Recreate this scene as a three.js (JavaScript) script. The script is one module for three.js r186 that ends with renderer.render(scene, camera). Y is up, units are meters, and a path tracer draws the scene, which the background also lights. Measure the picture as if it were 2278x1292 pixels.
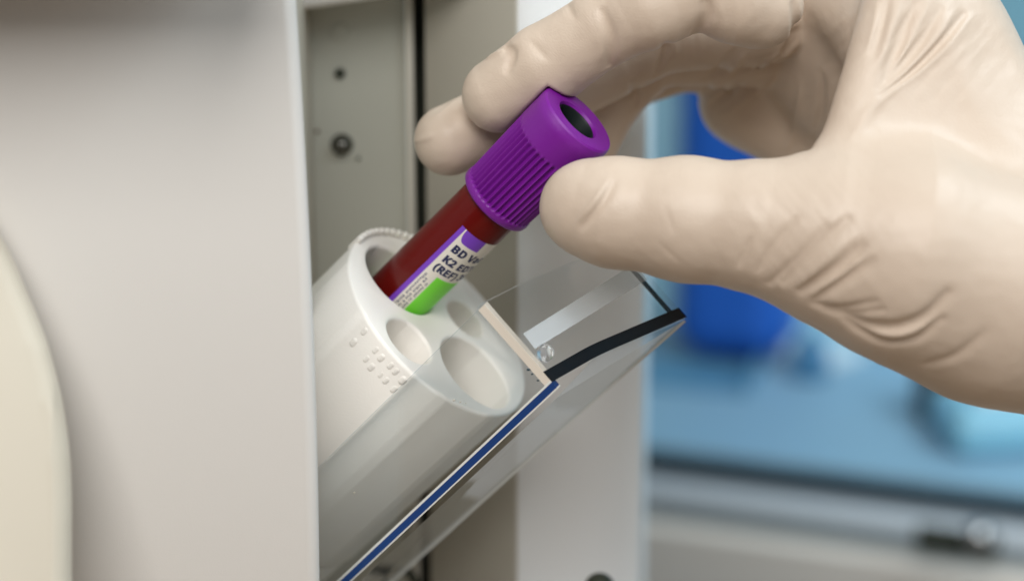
import * as THREE from 'three';
import { RectAreaLightUniformsLib } from 'three/addons/lights/RectAreaLightUniformsLib.js';
import { RoundedBoxGeometry } from 'three/addons/geometries/RoundedBoxGeometry.js';
import { ImprovedNoise } from 'three/addons/math/ImprovedNoise.js';
import { mergeGeometries, mergeVertices, toCreasedNormals } from 'three/addons/utils/BufferGeometryUtils.js';

// ------------------------------------------------------------------ camera
const scene = new THREE.Scene();
const PITCH = THREE.MathUtils.degToRad(14), D = 400;          // camera is D mm from the tube
const PW = 2278, PH = 1292, K = 2 * D * Math.tan(THREE.MathUtils.degToRad(8.4)) / PH;   // mm per photo pixel at the tube
const camera = new THREE.PerspectiveCamera(16.8, PW / PH, 0.05, 20);
const VIEW = new THREE.Quaternion().setFromAxisAngle(new THREE.Vector3(1, 0, 0), -PITCH);
camera.quaternion.copy(VIEW);
camera.position.set(0, 0, D / 1000).applyQuaternion(VIEW);
camera.focus = 0.377;
camera.userData.fStop = 6.4;

// ------------------------------------------------------------------ light
const renderer = new THREE.WebGLRenderer({ antialias: true });
renderer.toneMapping = THREE.LinearToneMapping;
renderer.toneMappingExposure = 1.07;
renderer.shadowMap.enabled = true;
RectAreaLightUniformsLib.init();
scene.background = new THREE.Color().setRGB(0.10, 0.103, 0.107);          // even light of the room behind the camera
function ceilingLamp(name, label, pos, aim, w, h, color, power) {
  const g = new THREE.Group(); g.name = name; g.userData = { label, category: 'ceiling lamp' };
  g.position.set(...pos); scene.add(g); g.lookAt(...aim);                // a mesh looks along its +z
  const face = new THREE.Mesh(new THREE.PlaneGeometry(w, h), new THREE.MeshStandardMaterial({ color: 0xffffff, emissive: new THREE.Color(...color), emissiveIntensity: 1.2 }));
  face.name = 'lamp_diffuser'; g.add(face);
  const frame = new THREE.Mesh(new RoundedBoxGeometry(w + 0.04, h + 0.04, 0.05, 2, 0.008), new THREE.MeshStandardMaterial({ color: 0xdddddd }));
  frame.name = 'lamp_frame'; frame.position.z = -0.03; g.add(frame);
  const l = new THREE.RectAreaLight(new THREE.Color(...color), power, w, h);
  l.name = 'lamp_light'; l.position.z = 0.006; l.rotation.y = Math.PI; g.add(l);
  return g;
}
ceilingLamp('ceiling_lamp', 'long warm white ceiling lamp panel above and behind the camera', [-0.18, 1.05, 1.15], [0, 0, 0], 0.9, 0.8, [1, 0.97, 0.935], 7.4);
ceilingLamp('ceiling_lamp_001', 'cool white ceiling lamp panel to the right of the work bench', [0.95, 0.8, 0.8], [0, 0, -0.05], 0.7, 0.7, [0.82, 0.93, 1.0], 2.2);
ceilingLamp('ceiling_lamp_002', 'small cool lamp panel added to brighten the bench in the background', [0.62, 0.85, 0.0], [0.3, -0.15, -0.5], 0.5, 0.4, [0.78, 0.92, 1.0], 9);  // extra lamp, added to brighten the background

// ------------------------------------------------------------------ helpers
const V3 = (x, y, z) => new THREE.Vector3(x, y, z);
const C = (px, py, z) => { const s = K * (D - z) / D; return V3((px - PW / 2) * s, -(py - PH / 2) * s, z); };   // photo point + mm towards the camera -> mm
const toWorld = (v) => v.clone().applyQuaternion(VIEW).multiplyScalar(0.001);
const W = (px, py, z) => toWorld(C(px, py, z));
const dirW = (v) => v.clone().applyQuaternion(VIEW);
const onPlane = (px, py, p0, n) => { const e = V3(0, 0, D), d = C(px, py, 0).sub(e); return e.clone().addScaledVector(d, p0.clone().sub(e).dot(n) / d.dot(n)); };
let seed = 7; const rnd = () => { seed = (seed * 1664525 + 1013904223) >>> 0; return seed / 4294967296; };
const perlin = new ImprovedNoise();
const used = {};
function uniq(name) { used[name] = (used[name] ?? -1) + 1; return used[name] ? `${name}_${String(used[name]).padStart(3, '0')}` : name; }
function mesh(name, geo, mat, parent) {
  const m = new THREE.Mesh(geo, mat); m.name = parent ? name : uniq(name); m.castShadow = m.receiveShadow = true; (parent ?? scene).add(m); return m;
}
function thing(name, label, category, pos, quat) {
  const g = new THREE.Group(); g.name = uniq(name); g.userData = { label, category };
  if (pos) g.position.copy(pos); if (quat) g.quaternion.copy(quat); scene.add(g); return g;
}
const rgb = (r, g, b) => new THREE.Color().setRGB(r, g, b);
// grain textures, seeded
function noiseTex(size, f, rough = 0.5) {
  const d = new Uint8Array(size * size * 4);
  for (let y = 0; y < size; y++) for (let x = 0; x < size; x++) {
    let s = 0, a = 1, t = 0;
    for (let o = 0, k = f; o < 4; o++, k *= 2, a *= rough) { const ang = x / size * 2 * Math.PI, bg = y / size * 2 * Math.PI; s += a * perlin.noise(Math.cos(ang) * k + 9, Math.sin(ang) * k + Math.cos(bg) * k, Math.sin(bg) * k + o * 7.1); t += a; }
    const v = Math.max(0, Math.min(255, 128 + 150 * s / t)); const i = (y * size + x) * 4; d[i] = d[i + 1] = d[i + 2] = v; d[i + 3] = 255;
  }
  const tx = new THREE.DataTexture(d, size, size); tx.wrapS = tx.wrapT = THREE.RepeatWrapping; tx.magFilter = THREE.LinearFilter; tx.needsUpdate = true; return tx;
}
const fine = noiseTex(256, 6), grain = (rep) => { const t = fine.clone(); t.repeat.set(rep, rep); t.needsUpdate = true; return t; };
const P = (o) => new THREE.MeshPhysicalMaterial(o);
const M = {
  housing: P({ color: rgb(0.72, 0.69, 0.65), roughness: 0.42, bumpMap: grain(40), bumpScale: 0.00004 }),
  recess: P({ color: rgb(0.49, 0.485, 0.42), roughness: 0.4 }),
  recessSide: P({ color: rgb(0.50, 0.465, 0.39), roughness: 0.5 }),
  column: P({ color: rgb(0.84, 0.86, 0.87), roughness: 0.35 }),
  trim: P({ color: rgb(0.63, 0.57, 0.465), roughness: 0.5 }),
  dark: P({ color: rgb(0.028, 0.033, 0.020), roughness: 0.6 }),
  steel: P({ color: rgb(0.16, 0.155, 0.14), metalness: 1, roughness: 0.16 }),
  rack: P({ color: rgb(0.88, 0.835, 0.77), roughness: 0.38, bumpMap: grain(60), bumpScale: 0.00003 }),
  pane: P({ color: rgb(0.95, 0.965, 0.97), transmission: 1, thickness: 0, roughness: 0.03, ior: 1.49 }),
  hazePane: P({ color: rgb(0.90, 0.93, 0.95), transmission: 0.94, thickness: 0, roughness: 0.04, ior: 1.49 }),
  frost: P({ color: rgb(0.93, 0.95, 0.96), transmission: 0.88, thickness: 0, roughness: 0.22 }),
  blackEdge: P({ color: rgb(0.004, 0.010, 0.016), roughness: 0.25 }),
  tealEdge: P({ color: rgb(0.012, 0.05, 0.075), roughness: 0.25 }),
  reflectedBlue: P({ color: rgb(0.006, 0.045, 0.19), roughness: 0.22 }),
  cream: P({ color: rgb(0.76, 0.68, 0.58), roughness: 0.5 }),
  paleEdge: P({ color: rgb(0.80, 0.80, 0.76), roughness: 0.3 }),
  cap: P({ color: rgb(0.185, 0.006, 0.28), roughness: 0.42, bumpMap: grain(3), bumpScale: 0.00002 }),
  stopper: P({ color: rgb(0.004, 0.010, 0.009), roughness: 0.5 }),
  wall: P({ color: rgb(0.95, 0.96, 1), transmission: 1, thickness: 0, ior: 1.3, roughness: 0.02 }),
  blood: P({ color: rgb(0.115, 0.0022, 0.001), roughness: 0.3, specularIntensity: 0.3, clearcoat: 0.3, clearcoatRoughness: 0.04 }),
  glove: P({ color: rgb(0.625, 0.502, 0.398), roughness: 0.42, specularIntensity: 0.7, bumpMap: grain(1), bumpScale: 0.00005 }),
};

// ------------------------------------------------------------------ directions of the tilted sample holder (mm frame of the photo)
const discC = C(978, 717, 0);
const axis = C(1200, 350, 16.9).sub(C(905, 637, 0)).normalize();
const wdir = axis.clone().cross(V3(0, 0, 1)).normalize();
const vdir = wdir.clone().cross(axis).normalize();
const tiltQ = new THREE.Quaternion().setFromRotationMatrix(new THREE.Matrix4().makeBasis(dirW(wdir), dirW(axis), dirW(vdir)));   // local x = across, y = along the axis, z = near side
const L = (x, y, z) => discC.clone().addScaledVector(wdir, x).addScaledVector(axis, y).addScaledVector(vdir, z);   // holder coordinates -> mm frame
const toL = (p) => { const d = p.clone().sub(discC); return V3(d.dot(wdir), d.dot(axis), d.dot(vdir)); };

// ------------------------------------------------------------------ housing of the analyser
const plan = (px, z) => { const p = W(px, PH / 2, z); return [p.x, -p.z]; };
function prism(points, y0, y1, bevel = 0, round = 0) {       // points in plan, optional rounding of corners, extruded upwards
  const s = new THREE.Shape(), n = points.length;
  for (let i = 0; i < n; i++) {
    const p = new THREE.Vector2(...points[i]), r = points[i].r ?? round;
    if (!r) { i ? s.lineTo(p.x, p.y) : s.moveTo(p.x, p.y); continue; }
    const a = new THREE.Vector2(...points[(i + n - 1) % n]), b = new THREE.Vector2(...points[(i + 1) % n]);
    const u = p.clone().addScaledVector(a.clone().sub(p).normalize(), r), v = p.clone().addScaledVector(b.clone().sub(p).normalize(), r);
    i ? s.lineTo(u.x, u.y) : s.moveTo(u.x, u.y); s.quadraticCurveTo(p.x, p.y, v.x, v.y);
  }
  const g = new THREE.ExtrudeGeometry(s, { depth: y1 - y0, bevelEnabled: bevel > 0, bevelSize: bevel, bevelThickness: bevel, bevelSegments: 3, curveSegments: 16 });
  g.rotateX(-Math.PI / 2); g.translate(0, y0, 0); return toCreasedNormals(g, 0.6);
}
const rp = (p, r) => { p.r = r; return p; };
const housing = thing('analyser_housing', 'off-white moulded laboratory analyser housing with a deep vertical recess', 'analyser');
{ // front panel, gently bulging, with a rolled right edge
  const prof = [], z0 = 46, R = 2.2;
  const e = W(692, PH / 2, z0), zw = e.z;
  const geo = new THREE.BufferGeometry(), pos = [], idx = [], uv = [];
  const NX = 40, NY = 60;
  const xs = []; for (let i = 0; i <= 24; i++) xs.push([e.x - 0.3 + (0.3 - R / 1000) * i / 24, 0]);
  for (let i = 1; i <= 12; i++) { const a = i / 12 * Math.PI / 2; xs.push([e.x - R / 1000 + Math.sin(a) * R / 1000, -(1 - Math.cos(a)) * R / 1000]); }
  xs.push([e.x - 0.0006, -0.008]); xs.push([e.x - 0.0046, -0.035]);
  for (let j = 0; j <= NY; j++) {
    const y = -0.2 + 0.4 * j / NY, yy = y + 0.002, bul = -1.1 * yy * yy, lean = -0.0112 * y - 0.386 * y * y * (Math.abs(y) < 0.1 ? 1 : 0.01 / (y * y));
    for (const [x, z] of xs) { pos.push(x + lean * 1, y, zw + z + bul); uv.push(x * 4, y * 4); }
  }
  const w = xs.length;
  for (let j = 0; j < NY; j++) for (let i = 0; i + 1 < w; i++) { const a = j * w + i; idx.push(a, a + 1, a + w, a + 1, a + w + 1, a + w); }
  geo.setAttribute('position', new THREE.Float32BufferAttribute(pos, 3)); geo.setAttribute('uv', new THREE.Float32BufferAttribute(uv, 2)); geo.setIndex(idx); geo.computeVertexNormals();
  mesh('front_panel', geo, M.housing, housing);
}
{ // arched beige cover close to the camera at the left
  const s = new THREE.Shape();
  const pts = [[-520, 1600], [110, 1600], [108, 1290], [102, 1000], [62, 800], [12, 670], [-44, 550], [-170, 390], [-520, 300]];
  const q = pts.map(([x, y]) => C(x, y, 58));
  const curve = new THREE.CatmullRomCurve3(q.slice(1).map((p) => V3(p.x, p.y, 0)));
  s.moveTo(q[0].x / 1000, q[0].y / 1000);
  for (const p of curve.getPoints(60)) s.lineTo(p.x / 1000, p.y / 1000);
  const g = new THREE.ExtrudeGeometry(s, { depth: 0.002, bevelEnabled: true, bevelSize: 0.003, bevelThickness: 0.003, bevelSegments: 8 });
  g.translate(0, 0, 0.054);
  const m = mesh('arched_cover', toCreasedNormals(g, 0.7), M.trim, housing); m.quaternion.copy(VIEW);
  m.userData.label = 'beige arched cover at the left edge';
}
const recessZ = -60;
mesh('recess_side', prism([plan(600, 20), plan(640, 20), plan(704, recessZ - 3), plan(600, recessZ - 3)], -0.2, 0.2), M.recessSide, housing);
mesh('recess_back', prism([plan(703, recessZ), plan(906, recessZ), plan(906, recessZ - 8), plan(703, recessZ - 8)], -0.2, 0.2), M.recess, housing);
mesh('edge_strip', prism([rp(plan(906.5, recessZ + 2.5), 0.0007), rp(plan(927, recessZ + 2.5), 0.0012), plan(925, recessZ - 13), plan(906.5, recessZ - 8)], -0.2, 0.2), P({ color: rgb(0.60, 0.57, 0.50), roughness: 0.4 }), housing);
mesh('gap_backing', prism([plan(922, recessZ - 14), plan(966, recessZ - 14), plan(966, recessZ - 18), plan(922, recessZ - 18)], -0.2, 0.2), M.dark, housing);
mesh('shaded_column_side', prism([plan(951, recessZ + 2.6), rp(plan(1149, -36.6), 0.0012), plan(1160, -42), plan(957, recessZ - 6)], -0.2, 0.2), P({ color: rgb(0.46, 0.43, 0.365), roughness: 0.4 }), housing);  // left side of the column, its shade put into a darker colour
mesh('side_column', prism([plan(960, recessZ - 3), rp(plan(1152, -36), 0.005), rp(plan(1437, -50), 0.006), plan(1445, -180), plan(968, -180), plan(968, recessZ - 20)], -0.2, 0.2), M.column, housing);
{ // overhanging hood above the recess
  const g = new RoundedBoxGeometry(0.06, 0.03, 0.06, 3, 0.002), m = mesh('hood', g, M.housing, housing);
  m.position.copy(W(735, 15, -28)); m.position.y += 0.0152; m.position.z -= 0.0295; m.rotation.z = 0.14;
}
{ // unseen overhang, shaped to shade the top of the front panel
  const q0 = toWorld(V3(-60, 69, 46)), g = new RoundedBoxGeometry(0.4, 0.12, 0.20, 4, 0.006), m = mesh('shading_overhang', g, M.housing, housing);
  m.position.set(W(640, 0, 46).x - 0.2, q0.y + 0.06, q0.z + 0.055 - 0.10);
}
{ // fittings on the back wall of the recess
  const at = (px, py, z) => W(px, py, z);
  const wallHole = (name, px, py, r, mat) => { const g = new THREE.CylinderGeometry(r, r, 0.0012, 24); g.rotateX(Math.PI / 2); const m = mesh(name, g, mat, housing); const zw = W(800, PH / 2, recessZ).z; const e = camera.position, p = at(px, py, recessZ), t = (zw - e.z) / (p.z - e.z); m.position.copy(e.clone().lerp(p, t)); return m; };
  const h = wallHole('screw_hole', 756, 163, 0.0012, M.dark);
  const ring = wallHole('hole_plug', 756, 70, 0.0022, M.recess); ring.geometry = new THREE.TorusGeometry(0.0018, 0.00028, 8, 28);
  const plug = new THREE.Mesh(new THREE.CylinderGeometry(0.0017, 0.0017, 0.0008, 24).rotateX(Math.PI / 2), M.recess); plug.name = 'plug_face'; ring.add(plug);
  const pin = wallHole('pin_hole', 797, 352, 0.0004, M.dark);
  const ball = wallHole('ball_stud', 760, 322, 0.0024, M.dark); ball.geometry = new THREE.TorusGeometry(0.0021, 0.0005, 10, 30);
  const head = mesh('stud_head', new THREE.SphereGeometry(0.0020, 28, 20), M.steel, ball); head.position.z = 0.0012;
  const rust = wallHole('rust_spot', 706, 292, 0.0004, P({ color: rgb(0.12, 0.06, 0.03), roughness: 0.8 }));
}

// ------------------------------------------------------------------ turning sample holder with four bores
const rack = thing('sample_holder', 'white plastic tilted cylinder with four bores, holding the blood tube', 'tube holder', toWorld(discC), tiltQ);
{
  const R = 0.0236, bevel = 0.0009;
  const bores = [[890, 622, 8.7], [911, 757, 5.5], [1058, 826, 8.9], [1036, 707, 4.8]];
  const sh = new THREE.Shape(); sh.absarc(0, 0, R - bevel, 0, Math.PI * 2);
  const dirs = [];
  for (const [px, py, r] of bores) { const l = toL(onPlane(px, py, discC, axis)); const h = new THREE.Path(); h.absarc(l.x / 1000, -l.z / 1000, r / 1000 + bevel, 0, Math.PI * 2, true); sh.holes.push(h); dirs.push(Math.atan2(l.z, l.x)); }
  const g = new THREE.ExtrudeGeometry(sh, { depth: 0.052, bevelEnabled: true, bevelSize: bevel, bevelThickness: bevel, bevelSegments: 5, curveSegments: 72 });
  g.rotateX(-Math.PI / 2); g.translate(0, -0.052 - bevel, 0);
  mesh('bored_head', toCreasedNormals(g, 0.5), M.rack, rack);
  const body = new THREE.CylinderGeometry(R - 0.0004, R - 0.0004, 0.07, 96); body.translate(0, -0.052 - bevel * 2 - 0.0354, 0);
  mesh('lower_body', body, M.rack, rack);
  const ridge = new THREE.CapsuleGeometry(0.0007, 0.0030, 4, 10), small = new THREE.CapsuleGeometry(0.0010, 0.0007, 6, 14);
  dirs.forEach((a, k) => {
    if (k > 1) return;
    for (let i = -6; i <= 6; i++) {
      if (k === 1 && rnd() < 0.2) continue; const t = k === 0 ? a + 0.40 + i * 0.082 : a + (i + rnd() * 0.5) * 0.085;
      for (const [y, geo] of k === 1 ? [[-0.0024, small], [-0.0054, small]] : [[-0.0014, ridge]]) {
        if (k === 1 && Math.abs(i) > 3) continue;
        const m = mesh('grip_ridge', geo, M.rack, rack); m.position.set(Math.cos(t) * (R - (k === 1 ? 0.00092 - rnd() * 0.00028 : 0.0002)), y + (k === 1 ? (rnd() - 0.5) * 0.0005 : 0.0007), Math.sin(t) * (R - (k === 1 ? 0.00092 - rnd() * 0.00028 : 0.0002)));
      }
    }
  });
}

// ------------------------------------------------------------------ blood tube
const tubeO = C(1200, 350, 16.9), mouth = onPlane(906, 638, discC, axis);
const tAxis = tubeO.clone().sub(mouth).normalize(), tW = tAxis.clone().cross(V3(0, 0, 1)).normalize(), tV = tW.clone().cross(tAxis).normalize();
const tubeQ = new THREE.Quaternion().setFromRotationMatrix(new THREE.Matrix4().makeBasis(dirW(tW), dirW(tAxis), dirW(tV)));
const TR = 6.5, CAP0 = -13.4, CAP1 = 11.6;      // mm, along the tube from the middle of the cap
const tube = thing('blood_tube', 'blood collection tube with ribbed purple cap, dark red blood and printed label', 'blood tube', toWorld(tubeO), tubeQ);
{
  const lathe = (pts, seg = 96) => { const g = new THREE.LatheGeometry(pts.map(([r, y]) => new THREE.Vector2(r / 1000, y / 1000)), seg); return toCreasedNormals(g, 0.5); };
  const dome = (r, y0, n = 12) => Array.from({ length: n + 1 }, (_, i) => [Math.max(1e-4, r * Math.sin(i / n * Math.PI / 2)), y0 - r * Math.cos(i / n * Math.PI / 2)]);
  mesh('tube_wall', lathe([[TR + 0.02, CAP0 + 0.9], [TR + 0.02, CAP0 + 6], [TR - 0.7, CAP0 + 6], [TR - 0.7, CAP0 + 2.2]]), M.wall, tube);
  mesh('blood', lathe([...dome(TR, -66), [TR, CAP0 + 0.6], [TR - 0.75, CAP0 + 2], [1e-4, CAP0 + 2]]), M.blood, tube);
  // cap: lower ring, ribbed waist, smooth collar, recessed top with a dark stopper
  const N = 40, seg = N * 10, prof = [];
  const add = (r, y, rib) => prof.push([r, y, rib]);
  add(TR + 0.15, CAP0 + 1.2, 0); add(TR + 0.3, CAP0 + 0.25, 0); add(7.0, CAP0, 0); add(7.65, CAP0 + 0.1, 0); add(8.0, CAP0 + 0.45, 0); add(8.1, CAP0 + 1.0, 0); add(8.05, CAP0 + 1.6, 0); add(7.95, CAP0 + 1.9, 0.25);
  for (let i = 0; i <= 12; i++) add(7.9 + 0.42 * i / 12, CAP0 + 2.1 + 14.6 * i / 12, 1);
  add(8.36, CAP0 + 17.2, 0.3); add(8.42, CAP0 + 17.8, 0); add(8.46, CAP1 - 3, 0); add(8.48, CAP1 - 1.3, 0); add(8.4, CAP1 - 0.55, 0); add(8.12, CAP1 - 0.12, 0); add(7.75, CAP1, 0); add(6.4, CAP1 - 0.02, 0); add(5.3, CAP1 - 0.12, 0); add(4.75, CAP1 - 0.4, 0); add(4.55, CAP1 - 0.9, 0); add(4.5, CAP1 - 5.2, 0); add(0.001, CAP1 - 5.3, 0);
  const pos = [], idx = [], uv = [];
  for (const [r, y, rib] of prof) for (let s = 0; s <= seg; s++) {
    const a = s / seg * Math.PI * 2, t = (s % 10) / 10, d = rib * 0.75 * Math.pow(Math.abs(Math.cos(t * Math.PI)), 1.6);
    pos.push(Math.cos(a) * (r - d) / 1000, y / 1000, Math.sin(a) * (r - d) / 1000); uv.push(a * 2, y / 8);
  }
  const w = seg + 1; for (let j = 0; j + 1 < prof.length; j++) for (let s = 0; s < seg; s++) { const a = j * w + s; idx.push(a, a + w, a + 1, a + 1, a + w, a + w + 1); }
  const g = new THREE.BufferGeometry(); g.setAttribute('position', new THREE.Float32BufferAttribute(pos, 3)); g.setAttribute('uv', new THREE.Float32BufferAttribute(uv, 2)); g.setIndex(idx);
  const cap = mesh('cap', toCreasedNormals(g, 0.75), M.cap, tube);
  mesh('stopper', lathe([[4.48, CAP1 - 5], [4.48, CAP1 - 1.0], [4.25, CAP1 - 0.85], [4.1, CAP1 - 1.2], [4.0, CAP1 - 3.8], [3.4, CAP1 - 3.9], [2.6, CAP1 - 3.5], [1e-4, CAP1 - 3.4]]), M.stopper, cap);
  // label: print on a sheet round the tube
  const LT = -19.0, LB = -62, A0 = -6.5 * Math.PI / 180, arc = 25.5, LR = TR + 0.05, cw = 1024, px = cw / arc, ch = Math.round((LT - LB) * px);
  const cv = document.createElement('canvas'); cv.width = cw; cv.height = ch; const c = cv.getContext('2d');
  c.fillStyle = '#e9e2d6'; c.fillRect(0, 0, cw, ch);
  const purple = '#7a3fc0', navy = '#1b2350';
  c.fillStyle = purple; c.fillRect(0, 0, 1.0 * px, ch);
  c.beginPath(); c.moveTo(1.3 * px, 0); c.lineTo(6.4 * px, 0); c.lineTo(6.4 * px, 2.9 * px); c.lineTo(2.6 * px, 2.9 * px); c.quadraticCurveTo(1.5 * px, 2.7 * px, 1.3 * px, 0.6 * px); c.fill();
  c.fillStyle = navy; c.textBaseline = 'alphabetic';
  const say = (t, x, y, h, w = 1) => { c.save(); c.translate(x * px, y * px); c.scale(w, 1); c.font = `bold ${h * px}px sans-serif`; c.fillText(t, 0, 0); c.lineWidth = 0.16 * px; c.strokeStyle = navy; c.strokeText(t, 0, 0); c.restore(); };
  say('BD Vacutainer', 1.7, 5.7, 2.5, 1.05); say('K2 EDTA', 1.9, 8.6, 2.4, 1.05); say('(REF) 36', 1.8, 11.2, 2.4, 1.0);
  c.fillStyle = '#7ce63a'; c.fillRect(3.9 * px, 12.2 * px, cw, ch);
  c.fillStyle = '#2a3157';   // fine print, too small to read in the photograph
  for (let row = 0; row < 3; row++) { let y = 12.9 + row * 0.9; while (y < 34) { const len = 0.22 + rnd() * 0.3, x = 1.4 + row * 0.82; c.fillRect((x + rnd() * 0.12) * px, y * px, (0.34 + rnd() * 0.2) * px, len * px * 0.62); y += len + (rnd() < 0.14 ? 0.55 : 0.08); } }
  const tx = new THREE.CanvasTexture(cv); tx.colorSpace = THREE.SRGBColorSpace; tx.magFilter = THREE.LinearFilter;
  const lp = [], lu = [], li = [], LN = 60;
  for (let j = 0; j <= 1; j++) for (let i = 0; i <= LN; i++) { const a = A0 + arc / LR * i / LN; lp.push(Math.sin(a) * LR / 1000, (j ? LT : LB) / 1000, Math.cos(a) * LR / 1000); lu.push(i / LN, j); }
  for (let i = 0; i < LN; i++) li.push(i, i + 1, i + LN + 1, i + 1, i + LN + 2, i + LN + 1);
  const lg = new THREE.BufferGeometry(); lg.setAttribute('position', new THREE.Float32BufferAttribute(lp, 3)); lg.setAttribute('uv', new THREE.Float32BufferAttribute(lu, 2)); lg.setIndex(li); lg.computeVertexNormals();
  mesh('label', lg, P({ map: tx, roughness: 0.5 }), tube);
}

// ------------------------------------------------------------------ clear acrylic guard
const VF = 25.7, TH = 1.8;
const guard = thing('acrylic_guard', 'clear bent acrylic guard with dark and blue edges in front of the white holder', 'guard', toWorld(discC));
{
  const fp = L(0, 0, VF), onF = (px, py) => onPlane(px, py, fp, vdir);
  const local = (v) => toWorld(v.clone().sub(discC));
  // a slab between two outlines in the mm frame: front points, thickness vector
  const slab = (pts, t) => {
    const a = pts.map(local), b = pts.map((p) => local(p.clone().add(t))), pos = [], n = a.length;
    const tri = (p, q, r) => pos.push(...p.toArray(), ...q.toArray(), ...r.toArray());
    for (let i = 1; i + 1 < n; i++) { tri(a[0], a[i], a[i + 1]); tri(b[0], b[i + 1], b[i]); }
    for (let i = 0; i < n; i++) { const j = (i + 1) % n; tri(a[i], b[i], b[j]); tri(a[i], b[j], a[j]); }
    const g = new THREE.BufferGeometry(); g.setAttribute('position', new THREE.Float32BufferAttribute(pos, 3)); g.computeVertexNormals(); return g;
  };
  const bar = (p, q, u, v, mat, name, parent = guard) => mesh(name, slab([p, q, q.clone().add(u), p.clone().add(u)], v), mat, parent);
  const A = onF(1064, 690), B = onF(1212, 858), Bb0 = onF(745, 1296), Bb = B.clone().addScaledVector(Bb0.clone().sub(B).normalize(), 105);
  const Ab = A.clone().add(Bb.clone().sub(B));
  const t = vdir.clone().multiplyScalar(-TH);
  mesh('front_plate', slab([A, B, Bb, Ab], t), M.pane, guard);
  // cream end strip, blue edge: reflections put into the colour; plus pale borders
  const along = B.clone().sub(Bb).normalize(), across = B.clone().sub(A).normalize();
  bar(A, Ab, across.clone().multiplyScalar(-0.12), t, M.hazePane, 'polished_edge');
  bar(A, B, along.clone().multiplyScalar(1.7), t, M.cream, 'end_strip');
  bar(B.clone().addScaledVector(along, 1.7), Bb, across.clone().multiplyScalar(0.4), t, M.paleEdge, 'pale_edge');
  const e0 = B.clone().addScaledVector(across, 0.42).addScaledVector(along, 1.6), e1 = Bb.clone().addScaledVector(across, 0.42);
  bar(e0, e1, across.clone().multiplyScalar(1.35), t, M.reflectedBlue, 'reflected_blue_edge');
  bar(e0.clone().addScaledVector(across, 1.37), e1.clone().addScaledVector(across, 1.37), across.clone().multiplyScalar(0.25), t, M.paleEdge, 'pale_edge');
  // flared lip: profile B -> Cc -> Dd, pulled along the end strip
  const lipB = B.clone().addScaledVector(along, 1.6).addScaledVector(across, 0.4), Cc = C(1332, 790, 22), Dd = C(1527, 706, 9), back = A.clone().sub(B).multiplyScalar(1.0);
  const q = new THREE.QuadraticBezierCurve3(lipB.clone().lerp(Cc, 0.78), Cc, Cc.clone().lerp(Dd, 0.16));
  const prof = [lipB, ...q.getPoints(8), Dd];
  const n = (i) => { const d = prof[Math.min(i + 1, prof.length - 1)].clone().sub(prof[Math.max(i - 1, 0)]).normalize(); return d.cross(back).normalize(); };
  const sign = n(1).z > 0 ? -1 : 1;
  const inner = prof.map((p, i) => p.clone().addScaledVector(n(i), sign * TH));
  const strip = (o, inn, off, len) => { // solid sheet along `back`
    const pos = [], m = o.length, v = (p, k) => local(p.clone().add(off).addScaledVector(back, k));
    const quad = (a, b, c, d) => { for (const p of [a, b, c, a, c, d]) pos.push(...p.toArray()); };
    for (let i = 0; i + 1 < m; i++) {
      quad(v(o[i], 0), v(o[i + 1], 0), v(o[i + 1], len), v(o[i], len)); quad(v(inn[i], len), v(inn[i + 1], len), v(inn[i + 1], 0), v(inn[i], 0));
      quad(v(o[i], 0), v(inn[i], 0), v(inn[i + 1], 0), v(o[i + 1], 0)); quad(v(o[i], len), v(o[i + 1], len), v(inn[i + 1], len), v(inn[i], len));
    }
    quad(v(o[m - 1], 0), v(inn[m - 1], 0), v(inn[m - 1], len), v(o[m - 1], len)); quad(v(o[0], 0), v(o[0], len), v(inn[0], len), v(inn[0], 0));
    let g = new THREE.BufferGeometry(); g.setAttribute('position', new THREE.Float32BufferAttribute(pos, 3)); g = mergeVertices(g); return toCreasedNormals(g, 0.5);
  };
  mesh('flared_lip', strip(prof, inner, V3(0, 0, 0), 1.05), M.pane, guard);
  // near end of the lip: thick bent band, refracted darkness put into its colour
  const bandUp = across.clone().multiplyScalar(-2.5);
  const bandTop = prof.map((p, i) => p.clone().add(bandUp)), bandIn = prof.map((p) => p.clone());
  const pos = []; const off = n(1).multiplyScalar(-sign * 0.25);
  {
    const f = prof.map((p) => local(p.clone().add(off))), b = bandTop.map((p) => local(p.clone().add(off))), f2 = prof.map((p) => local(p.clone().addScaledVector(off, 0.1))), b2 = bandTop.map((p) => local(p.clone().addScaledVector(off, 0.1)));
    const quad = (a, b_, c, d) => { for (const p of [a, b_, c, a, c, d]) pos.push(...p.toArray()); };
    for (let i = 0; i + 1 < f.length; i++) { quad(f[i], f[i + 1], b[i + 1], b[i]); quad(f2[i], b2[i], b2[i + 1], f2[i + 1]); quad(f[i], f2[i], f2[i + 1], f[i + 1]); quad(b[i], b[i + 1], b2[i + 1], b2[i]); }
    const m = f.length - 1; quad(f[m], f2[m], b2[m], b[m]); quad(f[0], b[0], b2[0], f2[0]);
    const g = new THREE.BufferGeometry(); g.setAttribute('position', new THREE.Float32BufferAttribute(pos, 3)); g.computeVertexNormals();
    mesh('dark_refraction_edge', g, M.blackEdge, guard);
  }
  // far end of the lip: thin edge, refracted dark put into its colour
  const tipDir = Dd.clone().sub(Cc).normalize();
  const T0 = C(1492, 697, 10);
  bar(T0, T0.clone().addScaledVector(back, 1.0), tipDir.clone().multiplyScalar(0.75), n(prof.length - 1).multiplyScalar(sign * 0.6), M.tealEdge, 'dark_refraction_edge');
  // side plate, going back from the blue edge
  const E1 = C(1240, 962, 0), E2 = C(930, 1240, -22), dir = E2.clone().sub(E1).normalize(), E3 = E2.clone().addScaledVector(dir, 40);
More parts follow.
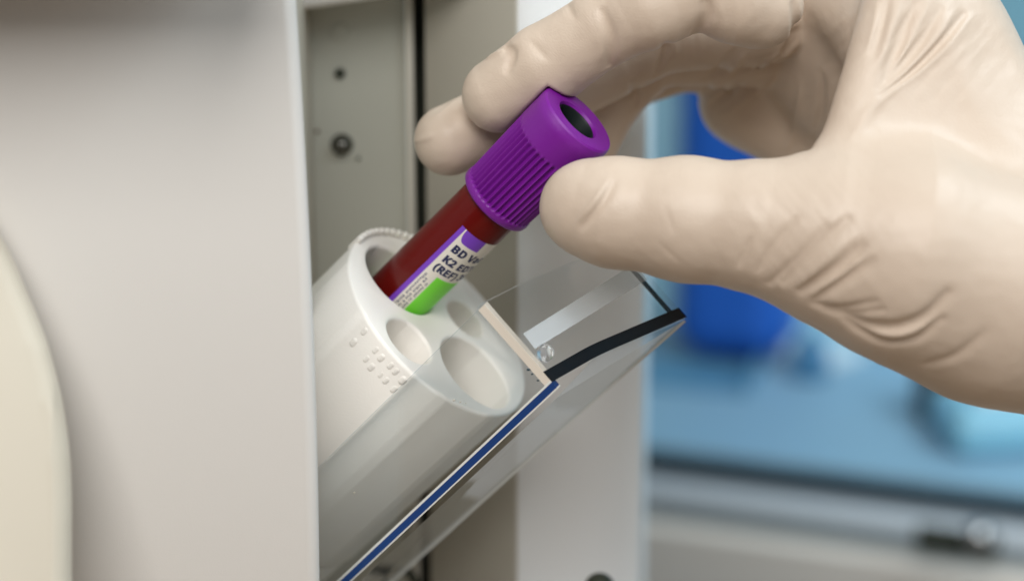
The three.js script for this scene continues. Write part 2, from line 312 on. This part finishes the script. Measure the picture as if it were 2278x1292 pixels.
  const Dlow = C(1523, 712, 8), st = across.clone().multiplyScalar(1.2);
  const s0 = B.clone().addScaledVector(across, 3.2), s1 = Bb.clone().addScaledVector(across, 3.2);
  const side = [s0, prof[3].clone(), prof[6].clone(), Dlow, E1, E2, E3, s1];
  mesh('side_plate', slab(side, V3(0, 0, -0.8)), M.hazePane, guard);
  const lowEdge = [Dlow, E1, E2, E3];
  for (let i = 0; i < 3; i++) bar(lowEdge[i], lowEdge[i + 1], V3(0.33, -0.33, 0), V3(0, 0, -0.8), M.paleEdge, 'pale_edge');
  // small specks of dirt on the clear sheets
  for (const [px, py, rr] of [[1010, 890, 0.22], [1024, 894, 0.16], [1036, 897, 0.14], [788, 1096, 0.22], [1176, 822, 0.3], [1184, 832, 0.2], [1197, 846, 0.22]]) {
    const m = mesh('speck', new THREE.SphereGeometry(rr / 1000, 10, 8).scale(1.3, 0.8, 0.4), px > 1100 ? M.tealEdge : M.recessSide, guard); m.position.copy(local(onF(px, py).addScaledVector(vdir, 0.03)));
  }
  // pale translucent strip across the lip and a clear bumper
  const f0 = C(1168, 770, 33), f1 = C(1418, 610, 22), fd = V3(0.75, -0.62, 0);
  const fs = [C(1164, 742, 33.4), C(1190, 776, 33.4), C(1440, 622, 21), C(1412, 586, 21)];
  mesh('pale_strip', slab(fs, V3(0, 0, -0.4)), M.frost, guard);
  const bump = mesh('clear_bumper', new THREE.SphereGeometry(0.0017, 28, 18).scale(1, 1.1, 0.55), P({ color: rgb(0.9, 0.92, 0.95), transmission: 0.9, thickness: 1, ior: 1.45, roughness: 0.05 }), guard);
  bump.position.copy(local(C(1212, 784, 31)));
}

// ------------------------------------------------------------------ gloved hand: one smooth field, meshed with surface nets
const hand = (() => {
  const J = (px, py, z, r) => ({ p: C(px, py, z), r: r * K * (D - z) / D });
  const chains = {
    index: [J(1110, 212, 12, 83), J(1213, 147, 16, 92), J(1348, 58, 21, 86), J(1445, 10, 24, 97), J(1556, -22, 25, 87), J(1640, -6, 24, 101), J(1690, 10, 22, 99)],
    middle: [J(1000, 312, 2, 79), J(1215, 213, -2, 81), J(1472, 78, -4, 84), J(1700, 50, -6, 95)],
    ring: [J(1318, 330, -16, 56), J(1372, 215, -14, 62), J(1462, 125, -12, 66), J(1680, 105, -16, 88)],
    little: [J(1290, 300, -26, 50), J(1400, 190, -28, 54), J(1520, 142, -30, 60), J(1650, 150, -34, 72)],
    thumb: [J(1306, 462, 32, 106), J(1365, 472, 33.5, 118), J(1530, 488, 36, 134), J(1700, 505, 39, 143), J(1850, 530, 40, 178)],
  };
  const palm = [
    [J(1850, 530, 40, 178), J(2010, 565, 40, 228)], [J(2010, 565, 40, 228), J(2210, 640, 36, 245)], [J(2210, 640, 36, 245), J(2700, 790, 20, 250)],
    [J(1860, -40, -2, 95), J(2064, 98, 18, 163)], [J(2064, 98, 18, 163), J(2250, 470, 22, 224)], [J(2250, 470, 22, 224), J(2700, 760, 14, 260)],
    [J(1810, 20, -10, 98), J(2130, 330, -6, 180)], [J(1735, 85, -20, 95), J(2080, 350, -18, 180)], [J(1655, 150, -34, 84), J(1660, 222, -34, 88)], [J(1660, 222, -34, 88), J(1880, 368, -32, 100)], [J(1880, 368, -32, 100), J(2300, 600, -12, 220)],
  ];
  const tri = [J(1872, 400, 40, 0).p, J(1998, -30, 30, 0).p, J(2200, 420, 34, 0).p], triR = 5.4;
  // distances
  const cap = (x, y, z, a, b) => {
    const bx = b.p.x - a.p.x, by = b.p.y - a.p.y, bz = b.p.z - a.p.z, px = x - a.p.x, py = y - a.p.y, pz = z - a.p.z;
    let t = (px * bx + py * by + pz * bz) / (bx * bx + by * by + bz * bz); t = t < 0 ? 0 : t > 1 ? 1 : t;
    const dx = px - bx * t, dy = py - by * t, dz = pz - bz * t; return Math.sqrt(dx * dx + dy * dy + dz * dz) - (a.r + (b.r - a.r) * t);
  };
  const smin = (a, b, k) => { const h = Math.max(k - Math.abs(a - b), 0) / k; return Math.min(a, b) - h * h * k * 0.25; };
  const tp = V3(), ba = tri[1].clone().sub(tri[0]), cb = tri[2].clone().sub(tri[1]), ac = tri[0].clone().sub(tri[2]), nor = ba.clone().cross(ac), q = V3();
  const e = [[tri[0], ba], [tri[1], cb], [tri[2], ac]].map(([o, d]) => ({ o, d, n: d.clone().cross(nor), dd: d.dot(d) })), nn = nor.dot(nor);
  const triDist = (x, y, z) => {
    let inside = 0, best = Infinity;
    for (const { o, d, n, dd } of e) {
      const px = x - o.x, py = y - o.y, pz = z - o.z; inside += Math.sign(n.x * px + n.y * py + n.z * pz);
      let t = (px * d.x + py * d.y + pz * d.z) / dd; t = t < 0 ? 0 : t > 1 ? 1 : t;
      const a = px - d.x * t, b = py - d.y * t, c = pz - d.z * t; best = Math.min(best, a * a + b * b + c * c);
    }
    if (inside >= 2) { const s = nor.x * (x - tri[0].x) + nor.y * (y - tri[0].y) + nor.z * (z - tri[0].z); best = s * s / nn; }
    return Math.sqrt(best) - triR;
  };
  const chain = (x, y, z, c, k) => { let d = 1e3; for (let i = 0; i + 1 < c.length; i++) d = smin(d, cap(x, y, z, c[i], c[i + 1]), k); return d; };
  const base = (x, y, z) => {
    let p = 1e3; for (const [a, b] of palm) p = smin(p, cap(x, y, z, a, b), 6);
    p = smin(p, triDist(x, y, z), 7);
    const th = smin(p, chain(x, y, z, chains.thumb, 3), 5);
    let d = th;
    for (const f of ['index', 'middle', 'ring', 'little']) d = smin(d, smin(p, chain(x, y, z, chains[f], 1.2), 1.8), 0.4);
    // the pads press flat against the cap and the tube
    const rx = x - tubeO.x, ry = y - tubeO.y, rz = z - tubeO.z, s = rx * tAxis.x + ry * tAxis.y + rz * tAxis.z, r = Math.sqrt(Math.max(0, rx * rx + ry * ry + rz * rz - s * s));
    const cr = s < CAP0 ? TR + 0.1 : 8.05 + 0.5 * (s - CAP0) / 25, cd = Math.max(r - cr, s - CAP1, -s - 70) - 0.12;
    return -smin(-d, cd, 0.8);
  };
  // creases and folds of the latex: polylines found on the skin, then cut or raised in 3D
  const eye = V3(0, 0, D);
  const hit = (px, py) => {
    const dir = C(px, py, 0).sub(eye).normalize(); let t = D - 95;
    for (let i = 0; i < 160; i++) { const x = dir.x * t, y = dir.y * t, z = D + dir.z * t, d = base(x, y, z); if (d < 0.02) return V3(x, y, z); t += Math.max(d * 0.8, 0.02); if (t > D + 70) return null; }
    return null;
  };
  const folds = [];
  const fold = (depth, width, pts) => {
    const c = new THREE.CatmullRomCurve3(pts.map(([x, y]) => V3(x, y, 0))).getPoints(Math.max(8, pts.length * 6)), p = c.map((v) => hit(v.x, v.y)).filter(Boolean);
    const clean = p.filter((v, i) => !i || v.distanceTo(p[i - 1]) < 8); if (clean.length < 2) return;
    folds.push({ depth, width, p: clean, box: new THREE.Box3().setFromPoints(clean).expandByScalar(width * 2.6) });
  };
  const groove = (d, w, ...p) => fold(d * 2.2, w * 0.85, p), ridge = (d, w, ...p) => fold(-d * 1.35, w * 0.85, p);
  // thumb base
  groove(1.0, 0.95, [1917, 548], [1863, 597], [1785, 648]); groove(0.8, 0.9, [1940, 582], [1883, 622], [1815, 668]);
  groove(0.8, 0.9, [1883, 488], [1809, 558], [1744, 628]); groove(0.55, 0.85, [1838, 505], [1784, 567], [1715, 630]);
  groove(0.4, 0.8, [1769, 488], [1714, 558], [1690, 600]); groove(0.25, 0.7, [1670, 528], [1645, 590]);
  ridge(0.5, 1.0, [1905, 520], [1838, 580], [1770, 642]); ridge(0.45, 1.0, [1928, 566], [1872, 612], [1800, 660]); ridge(0.4, 0.9, [1862, 485], [1796, 560], [1730, 632]);
  groove(1.1, 1.1, [2108, 655], [2066, 701], [2002, 728], [1930, 724], [1885, 706]); groove(0.8, 0.9, [2095, 712], [2041, 751], [1975, 760], [1918, 740], [1884, 716]);
  ridge(0.5, 1.1, [2092, 690], [2050, 728], [1990, 746], [1925, 734]); groove(0.5, 0.8, [1950, 672], [1868, 688], [1812, 678]); groove(0.45, 0.8, [1965, 690], [1890, 700], [1835, 690]);
  groove(0.3, 1.2, [2190, 742], [2130, 790], [2060, 812]);
  // thumb tip and shaft
  groove(0.45, 0.8, [1366, 405], [1332, 462], [1296, 506]); ridge(0.5, 0.9, [1352, 402], [1320, 452], [1286, 492]);
  groove(0.05, 0.7, [1480, 460], [1500, 520]); groove(0.05, 0.7, [1465, 540], [1520, 590]);
  // index finger
  groove(1.2, 0.95, [1340, 26], [1359, 80], [1360, 115], [1357, 146]);
  groove(1.2, 0.95, [1571, 0], [1573, 32], [1552, 78]);
  groove(1.1, 0.9, [1769, 0], [1771, 60], [1752, 118]);
  ridge(0.7, 0.7, [1142, 98], [1108, 118], [1085, 128]); groove(1.2, 0.9, [1100, 92], [1136, 116], [1130, 152]);
  groove(1.0, 0.8, [1482, 98], [1476, 130], [1462, 165]); groove(0.7, 0.7, [1405, 190], [1420, 215], [1416, 235]);
  groove(0.2, 0.8, [1262, 10], [1278, 40]); groove(0.18, 0.9, [1180, 92], [1215, 130]);
  ridge(0.45, 0.6, [922, 314], [945, 308], [965, 300]); ridge(0.4, 0.7, [1010, 225], [985, 250], [960, 262]);
  // web between thumb and index finger
  ridge(0.55, 0.8, [2167, 30], [2111, 100], [2050, 156], [1955, 225], [1915, 262]); groove(0.5, 0.8, [2146, 30], [2092, 98], [2034, 158], [1960, 214]);
  ridge(0.5, 0.8, [2122, 29], [2076, 95], [2015, 160], [1955, 210]); groove(0.5, 0.9, [2095, 20], [2048, 95], [2000, 150], [1958, 196]);
  ridge(0.45, 0.9, [2066, 12], [2030, 85], [1988, 160], [1952, 208]); groove(0.55, 1.0, [2034, 10], [2003, 90], [1972, 170]); ridge(0.45, 1.0, [2004, 6], [1980, 80], [1954, 150]);
  groove(0.5, 0.9, [1976, 4], [1962, 60], [1944, 120]); ridge(0.3, 0.8, [1952, 6], [1946, 60], [1932, 110]); ridge(0.3, 1.2, [1990, 190], [1930, 262], [1886, 316]);
  // palm
  ridge(1.5, 0.8, [1738, 116], [1692, 150], [1625, 190], [1572, 228]); ridge(1.0, 0.7, [1660, 118], [1640, 140], [1602, 182], [1570, 204]); ridge(0.8, 0.6, [1700, 138], [1650, 164], [1590, 196]);
  ridge(0.6, 0.9, [1748, 336], [1768, 290], [1784, 182]); groove(0.6, 1.0, [1800, 330], [1826, 250], [1830, 170]); groove(0.5, 1.1, [1772, 20], [1772, 90], [1730, 130], [1690, 160]);
  ridge(0.5, 0.9, [1650, 130], [1610, 170], [1586, 200]); groove(0.6, 0.9, [1632, 116], [1600, 150], [1572, 176]); ridge(0.5, 0.8, [1480, 112], [1474, 140], [1462, 168]);
  groove(0.7, 0.9, [1700, 140], [1640, 190], [1580, 230]); ridge(0.4, 1.2, [1720, 170], [1650, 230], [1600, 262]);
  const skin = (x, y, z) => {
    let d = base(x, y, z); if (d > 3 || d < -3) return d;
    for (const f of folds) {
      const b = f.box; if (x < b.min.x || x > b.max.x || y < b.min.y || y > b.max.y || z < b.min.z || z > b.max.z) continue;
      let best = 1e9, at = 0; const p = f.p, n = p.length - 1;
      for (let i = 0; i < n; i++) {
        const a = p[i], c = p[i + 1], bx = c.x - a.x, by = c.y - a.y, bz = c.z - a.z, px = x - a.x, py = y - a.y, pz = z - a.z;
        let t = (px * bx + py * by + pz * bz) / (bx * bx + by * by + bz * bz + 1e-9); t = t < 0 ? 0 : t > 1 ? 1 : t;
        const u = px - bx * t, v = py - by * t, w = pz - bz * t, q = u * u + v * v + w * w; if (q < best) { best = q; at = (i + t) / n; }
      }
      d += f.depth * Math.exp(-Math.pow(best / (f.width * f.width), 0.72)) * Math.pow(Math.sin(Math.PI * (0.03 + 0.94 * at)), f.depth > 0 ? 0.45 : 0.8);
    }
    // tension wrinkles: across the thumb base, and fanning over the web
    const wa = Math.exp(-((x - 52) * (x - 52) / 160 + (y - 7) * (y - 7) / 190)), wb = Math.exp(-((x - 74) * (x - 74) / 190 + (y - 46) * (y - 46) / 130));
    const wc = Math.exp(-((x - 37) * (x - 37) / 70 + (y - 51) * (y - 51) / 60)), wd = Math.exp(-((x - 20) * (x - 20) / 30 + (y - 52) * (y - 52) / 60));
    if (wc > 0.03) d += wc * 0.16 * perlin.noise((x + y * 0.15) / 1.3, y / 8, z / 7 + 4);
    if (wd > 0.03) d += wd * 0.12 * perlin.noise((x * 0.85 + y * 0.3) / 1.2 + 8, y / 7, z / 7);
    if (wa > 0.03) d += wa * (0.09 * perlin.noise((x * 0.8 + y * 0.6) / 1.9 + 5, (y * 0.8 - x * 0.6) / 11, z / 9) + 0.05 * perlin.noise((x * 0.85 + y * 0.5) / 0.95, y / 6, z / 6 + 3));
    if (wb > 0.03) d += wb * (0.30 * perlin.noise((x * 0.74 - y * 0.67) / 2.2 + 2, (x * 0.67 + y * 0.74) / 16, z / 12) + 0.1 * perlin.noise((x * 0.74 - y * 0.67) / 1.0, (x * 0.67 + y * 0.74) / 9, z / 7));
    return d + 0.12 * perlin.noise(x / 9, y / 9, z / 9) + 0.06 * perlin.noise(x / 2.6, y / 2.6 + 30, z / 2.6);
  };
  // surface nets
  const h = 0.5, lo = V3(-28, -42, -50), hi = V3(134, 98, 68), nx = Math.ceil((hi.x - lo.x) / h / 8) * 8, ny = Math.ceil((hi.y - lo.y) / h / 8) * 8, nz = Math.ceil((hi.z - lo.z) / h / 8) * 8;
  const sx = nx + 1, sy = ny + 1, sz = nz + 1, F = new Float32Array(sx * sy * sz).fill(9);
  for (let bz = 0; bz < nz; bz += 8) for (let by = 0; by < ny; by += 8) for (let bx = 0; bx < nx; bx += 8) {
    const d0 = base(lo.x + (bx + 4) * h, lo.y + (by + 4) * h, lo.z + (bz + 4) * h);
    const far = Math.abs(d0) > 8 * h * 0.87 + 3;
    for (let k = bz; k <= bz + 8; k++) for (let j = by; j <= by + 8; j++) for (let i = bx; i <= bx + 8; i++) {
      const o = (k * sy + j) * sx + i;
      if (far) { if (F[o] === 9) F[o] = d0; } else if (F[o] === 9 || k < bz + 8 && j < by + 8 && i < bx + 8) F[o] = skin(lo.x + i * h, lo.y + j * h, lo.z + k * h);
    }
  }
  const vid = new Int32Array(nx * ny * nz).fill(-1), pos = [], idx = [];
  const co = [0, 1, sx, sx + 1, sx * sy, sx * sy + 1, sx * sy + sx, sx * sy + sx + 1], ed = [[0, 1], [2, 3], [4, 5], [6, 7], [0, 2], [1, 3], [4, 6], [5, 7], [0, 4], [1, 5], [2, 6], [3, 7]];
  for (let k = 0; k < nz; k++) for (let j = 0; j < ny; j++) for (let i = 0; i < nx; i++) {
    const o = (k * sy + j) * sx + i; let m = 0; for (let c = 0; c < 8; c++) if (F[o + co[c]] < 0) m |= 1 << c; if (!m || m === 255) continue;
    let x = 0, y = 0, z = 0, n = 0;
    for (const [a, b] of ed) { const A = F[o + co[a]], B = F[o + co[b]]; if ((A < 0) === (B < 0)) continue; const t = A / (A - B); x += (a & 1) + t * ((b & 1) - (a & 1)); y += (a >> 1 & 1) + t * ((b >> 1 & 1) - (a >> 1 & 1)); z += (a >> 2) + t * ((b >> 2) - (a >> 2)); n++; }
    vid[(k * ny + j) * nx + i] = pos.length / 3; pos.push(lo.x + (i + x / n) * h, lo.y + (j + y / n) * h, lo.z + (k + z / n) * h);
  }
  const at = (i, j, k) => vid[(k * ny + j) * nx + i];
  const quad = (a, b, c, d, flip) => { if (a < 0 || b < 0 || c < 0 || d < 0) return; flip ? idx.push(a, c, b, a, d, c) : idx.push(a, b, c, a, c, d); };
  for (let k = 1; k < nz; k++) for (let j = 1; j < ny; j++) for (let i = 1; i < nx; i++) {
    const o = (k * sy + j) * sx + i, s = F[o] < 0;
    if (s !== F[o + 1] < 0) quad(at(i, j - 1, k - 1), at(i, j, k - 1), at(i, j, k), at(i, j - 1, k), !s);
    if (s !== F[o + sx] < 0) quad(at(i - 1, j, k - 1), at(i - 1, j, k), at(i, j, k), at(i, j, k - 1), !s);
    if (s !== F[o + sx * sy] < 0) quad(at(i - 1, j - 1, k), at(i, j - 1, k), at(i, j, k), at(i - 1, j, k), !s);
  }
  const nrm = new Float32Array(pos.length), uv = [];
  const ep = 0.22;
  for (let i = 0; i < pos.length; i += 3) {
    const x = pos[i], y = pos[i + 1], z = pos[i + 2];
    const d = skin(x, y, z), gx = skin(x + ep, y, z) - skin(x - ep, y, z), gy = skin(x, y + ep, z) - skin(x, y - ep, z), gz = skin(x, y, z + ep) - skin(x, y, z - ep), l = Math.hypot(gx, gy, gz) || 1;
    const s = Math.max(-0.4, Math.min(0.4, d * 0.8)); pos[i] -= gx / l * s; pos[i + 1] -= gy / l * s; pos[i + 2] -= gz / l * s;
    nrm[i] = gx / l; nrm[i + 1] = gy / l; nrm[i + 2] = gz / l; uv.push(pos[i] / 14, (pos[i + 1] + pos[i + 2] * 0.6) / 14);
  }
  const root = J(2400, 650, 20, 0).p;
  for (let i = 0; i < pos.length; i += 3) { pos[i] = (pos[i] - root.x) / 1000; pos[i + 1] = (pos[i + 1] - root.y) / 1000; pos[i + 2] = (pos[i + 2] - root.z) / 1000; }
  const g = new THREE.BufferGeometry(); g.setAttribute('position', new THREE.Float32BufferAttribute(pos, 3)); g.setAttribute('normal', new THREE.Float32BufferAttribute(nrm, 3)); g.setAttribute('uv', new THREE.Float32BufferAttribute(uv, 2)); g.setIndex(idx);
  const m = mesh('gloved_hand', g, M.glove); m.position.copy(toWorld(root)); m.quaternion.copy(VIEW);
  m.userData = { label: 'right hand in a tight cream latex glove pinching the purple tube cap', category: 'hand' };
  return m;
})();

// ------------------------------------------------------------------ bench and wall far behind, out of focus
{
  const p0 = W(1430, 1003, -480); let z1 = -480; for (let z = -480; z < 0; z += 0.5) if (W(2278, 1112, z).y < p0.y) { z1 = z; } else break;
  let best = 1e9; for (let z = -900; z < -50; z += 0.5) { const d = Math.abs(W(2278, 1112, z).y - p0.y); if (d < best) { best = d; z1 = z; } }
  const p1 = W(2278, 1112, z1), yaw = Math.atan2(-(p1.z - p0.z), p1.x - p0.x);
  const bench = thing('lab_bench', 'pale blue-grey laboratory bench with a dark gap under its top', 'bench', p0); bench.rotation.y = yaw;
  const bx = (name, x0, x1, y0, y1, z0, z1_, mat) => { const g = new RoundedBoxGeometry(x1 - x0, y1 - y0, z1_ - z0, 3, Math.min(0.003, (y1 - y0) / 3)); const m = mesh(name, g, mat, bench); m.position.set((x0 + x1) / 2, (y0 + y1) / 2, (z0 + z1_) / 2); return m; };
  bx('splash_panel', -0.5, 1.0, 0.0042, 0.15, -0.20, -0.185, P({ color: rgb(0.42, 0.74, 0.86), roughness: 0.5 }));
  bx('bench_top', -0.5, 1.0, -0.002, 0.004, -0.2, 0.0, P({ color: rgb(0.26, 0.44, 0.57), roughness: 0.5, bumpMap: grain(6), bumpScale: 0.0004 }));
  bx('gap_rail', -0.5, 1.0, -0.0135, -0.0022, -0.2, -0.012, P({ color: rgb(0.02, 0.07, 0.11), roughness: 0.6 }));
  bx('drawer_front', -0.5, 1.0, -0.0255, -0.0137, -0.2, 0.0, P({ color: rgb(0.62, 0.70, 0.76), roughness: 0.4 }));
  bx('shade_band', -0.5, 1.0, -0.033, -0.0257, -0.2, -0.006, P({ color: rgb(0.34, 0.43, 0.48), roughness: 0.5 }));  // shade below the drawer front, put into the colour of a set-back strip
  bx('cupboard_front', -0.5, 1.0, -0.5, -0.0332, -0.2, 0.004, P({ color: rgb(0.80, 0.75, 0.68), roughness: 0.5 }));
  const wallM = P({ color: rgb(0.22, 0.45, 0.55), roughness: 0.7 });
  const wall = mesh('wall', new THREE.BoxGeometry(2.4, 1.6, 0.05), wallM); wall.position.copy(W(1900, 400, -930)); wall.position.y += 0.2; wall.rotation.y = yaw; wall.userData = { kind: 'structure', label: 'pale blue wall behind the bench', category: 'wall' };
  const floor = mesh('floor', new THREE.BoxGeometry(3, 0.04, 3), P({ color: rgb(0.16, 0.13, 0.10), roughness: 0.7 })); floor.position.set(0, -0.72, 0.3); floor.userData = { kind: 'structure' };
  const table = thing('blocker_table', 'unseen brown table top added to block light from below', 'table', V3(0, -0.26, 0.35));  // out of view, added to keep ambient light off the undersides
  mesh('table_top', new RoundedBoxGeometry(1.3, 0.03, 0.9, 3, 0.006), P({ color: rgb(0.24, 0.17, 0.11), roughness: 0.6 }), table);
  // blue storage bin standing on the bench
  const top = p0.y + 0.004, put = (px, py) => { const e = camera.position, d = W(px, py, 0).sub(e); return e.clone().addScaledVector(d, (top - e.y) / d.y); };
  const bin = thing('storage_bin', 'deep blue plastic storage bin on the bench behind the thumb', 'bin', put(1640, 800)); bin.rotation.y = yaw;
  const bm = P({ color: rgb(0.012, 0.11, 0.50), roughness: 0.45 });
  const b1 = mesh('bin_body', new RoundedBoxGeometry(0.060, 0.19, 0.05, 6, 0.018), bm, bin); b1.position.y = 0.1;
  const b2 = mesh('bin_rim', new RoundedBoxGeometry(0.068, 0.01, 0.056, 3, 0.004), bm, bin); b2.position.y = 0.19;
  const dev = thing('bench_instrument', 'dark grey instrument on the bench under the wrist', 'instrument', put(2105, 925)); dev.rotation.y = yaw + 0.2;
  const dm = P({ color: rgb(0.04, 0.065, 0.085), roughness: 0.5 });
  const d1 = mesh('instrument_body', new RoundedBoxGeometry(0.03, 0.03, 0.03, 4, 0.006), dm, dev); d1.position.y = 0.0155;
  const d2 = mesh('instrument_knob', new THREE.CylinderGeometry(0.006, 0.007, 0.008, 24), dm, dev); d2.position.set(-0.004, 0.0345, 0.004);
  const pack = thing('wipe_pack', 'pale cyan pack of wipes on the bench at the right edge', 'pack', put(2235, 985)); pack.rotation.y = yaw + 0.5;
  const k1 = mesh('pack_body', new RoundedBoxGeometry(0.06, 0.022, 0.045, 5, 0.008), P({ color: rgb(0.25, 0.55, 0.70), roughness: 0.35 }), pack); k1.position.y = 0.0112;
  const k2 = mesh('pack_flap', new RoundedBoxGeometry(0.03, 0.003, 0.02, 3, 0.0014), P({ color: rgb(0.7, 0.78, 0.82), roughness: 0.3 }), pack); k2.position.y = 0.0236;
  const tray = thing('sample_tray', 'mid blue shallow tray on the bench beside the white column', 'tray', put(1520, 835)); tray.rotation.y = yaw + 0.1;
  const tm = P({ color: rgb(0.10, 0.27, 0.42), roughness: 0.45 });
  const ty0 = mesh('tray_floor', new RoundedBoxGeometry(0.07, 0.002, 0.05, 2, 0.0009), tm, tray); ty0.position.y = 0.0012;
  for (const sx of [-1, 1]) { const e = mesh('tray_side', new RoundedBoxGeometry(0.0025, 0.009, 0.05, 2, 0.001), tm, tray); e.position.set(sx * 0.036, 0.0047, 0); }
  const paper = thing('paper_pad', 'pale white paper pad lying on the bench right of the blue bin', 'paper pad', put(1800, 792)); paper.rotation.y = yaw - 0.3;
  const pp = mesh('pad_sheets', new RoundedBoxGeometry(0.05, 0.004, 0.035, 2, 0.001), P({ color: rgb(0.62, 0.74, 0.78), roughness: 0.8 }), paper); pp.position.y = 0.0022;
  const bottle = thing('wash_bottle', 'small dark blue bottle on the bench right of the paper pad', 'bottle', put(1800, 838)); 
  const bg = new THREE.LatheGeometry([[0, 0], [0.009, 0], [0.0095, 0.002], [0.0095, 0.014], [0.006, 0.018], [0.004, 0.020], [0.004, 0.024], [0, 0.024]].map(([a, b]) => new THREE.Vector2(a, b)), 32);
  const bo = mesh('bottle_body', bg, P({ color: rgb(0.06, 0.20, 0.36), roughness: 0.35 }), bottle); bo.position.y = 0.0003;
  const latch = thing('metal_latch', 'round steel latch knob on a dark plate on the bench front', 'latch', W(2180, 1192, z1 + 12)); latch.rotation.y = yaw;
  const kn = mesh('latch_knob', new THREE.SphereGeometry(0.0058, 24, 16), P({ color: rgb(0.6, 0.6, 0.6), metalness: 1, roughness: 0.3 }), latch);
  const pl = mesh('latch_plate', new RoundedBoxGeometry(0.034, 0.011, 0.004, 3, 0.0015), M.dark, latch); pl.position.set(-0.01, -0.006, -0.006);
}
{ // dark hose loop and foot at the lower edge
  const c = new THREE.CatmullRomCurve3([W(800, 1350, -60), W(832, 1288, -60), W(880, 1270, -60), W(915, 1278, -62), W(930, 1350, -64)]);
  const m = mesh('black_hose', new THREE.TubeGeometry(c, 40, 0.0011, 12), M.dark); m.userData = { label: 'black hose loop below the guard at the lower edge', category: 'hose' };
  const k = mesh('rubber_foot', new THREE.SphereGeometry(0.0034, 24, 16), M.dark); k.position.copy(W(1334, 1308, -30)); k.userData = { label: 'small dark rubber knob on the column foot at the lower edge', category: 'knob' };
}
renderer.render(scene, camera);
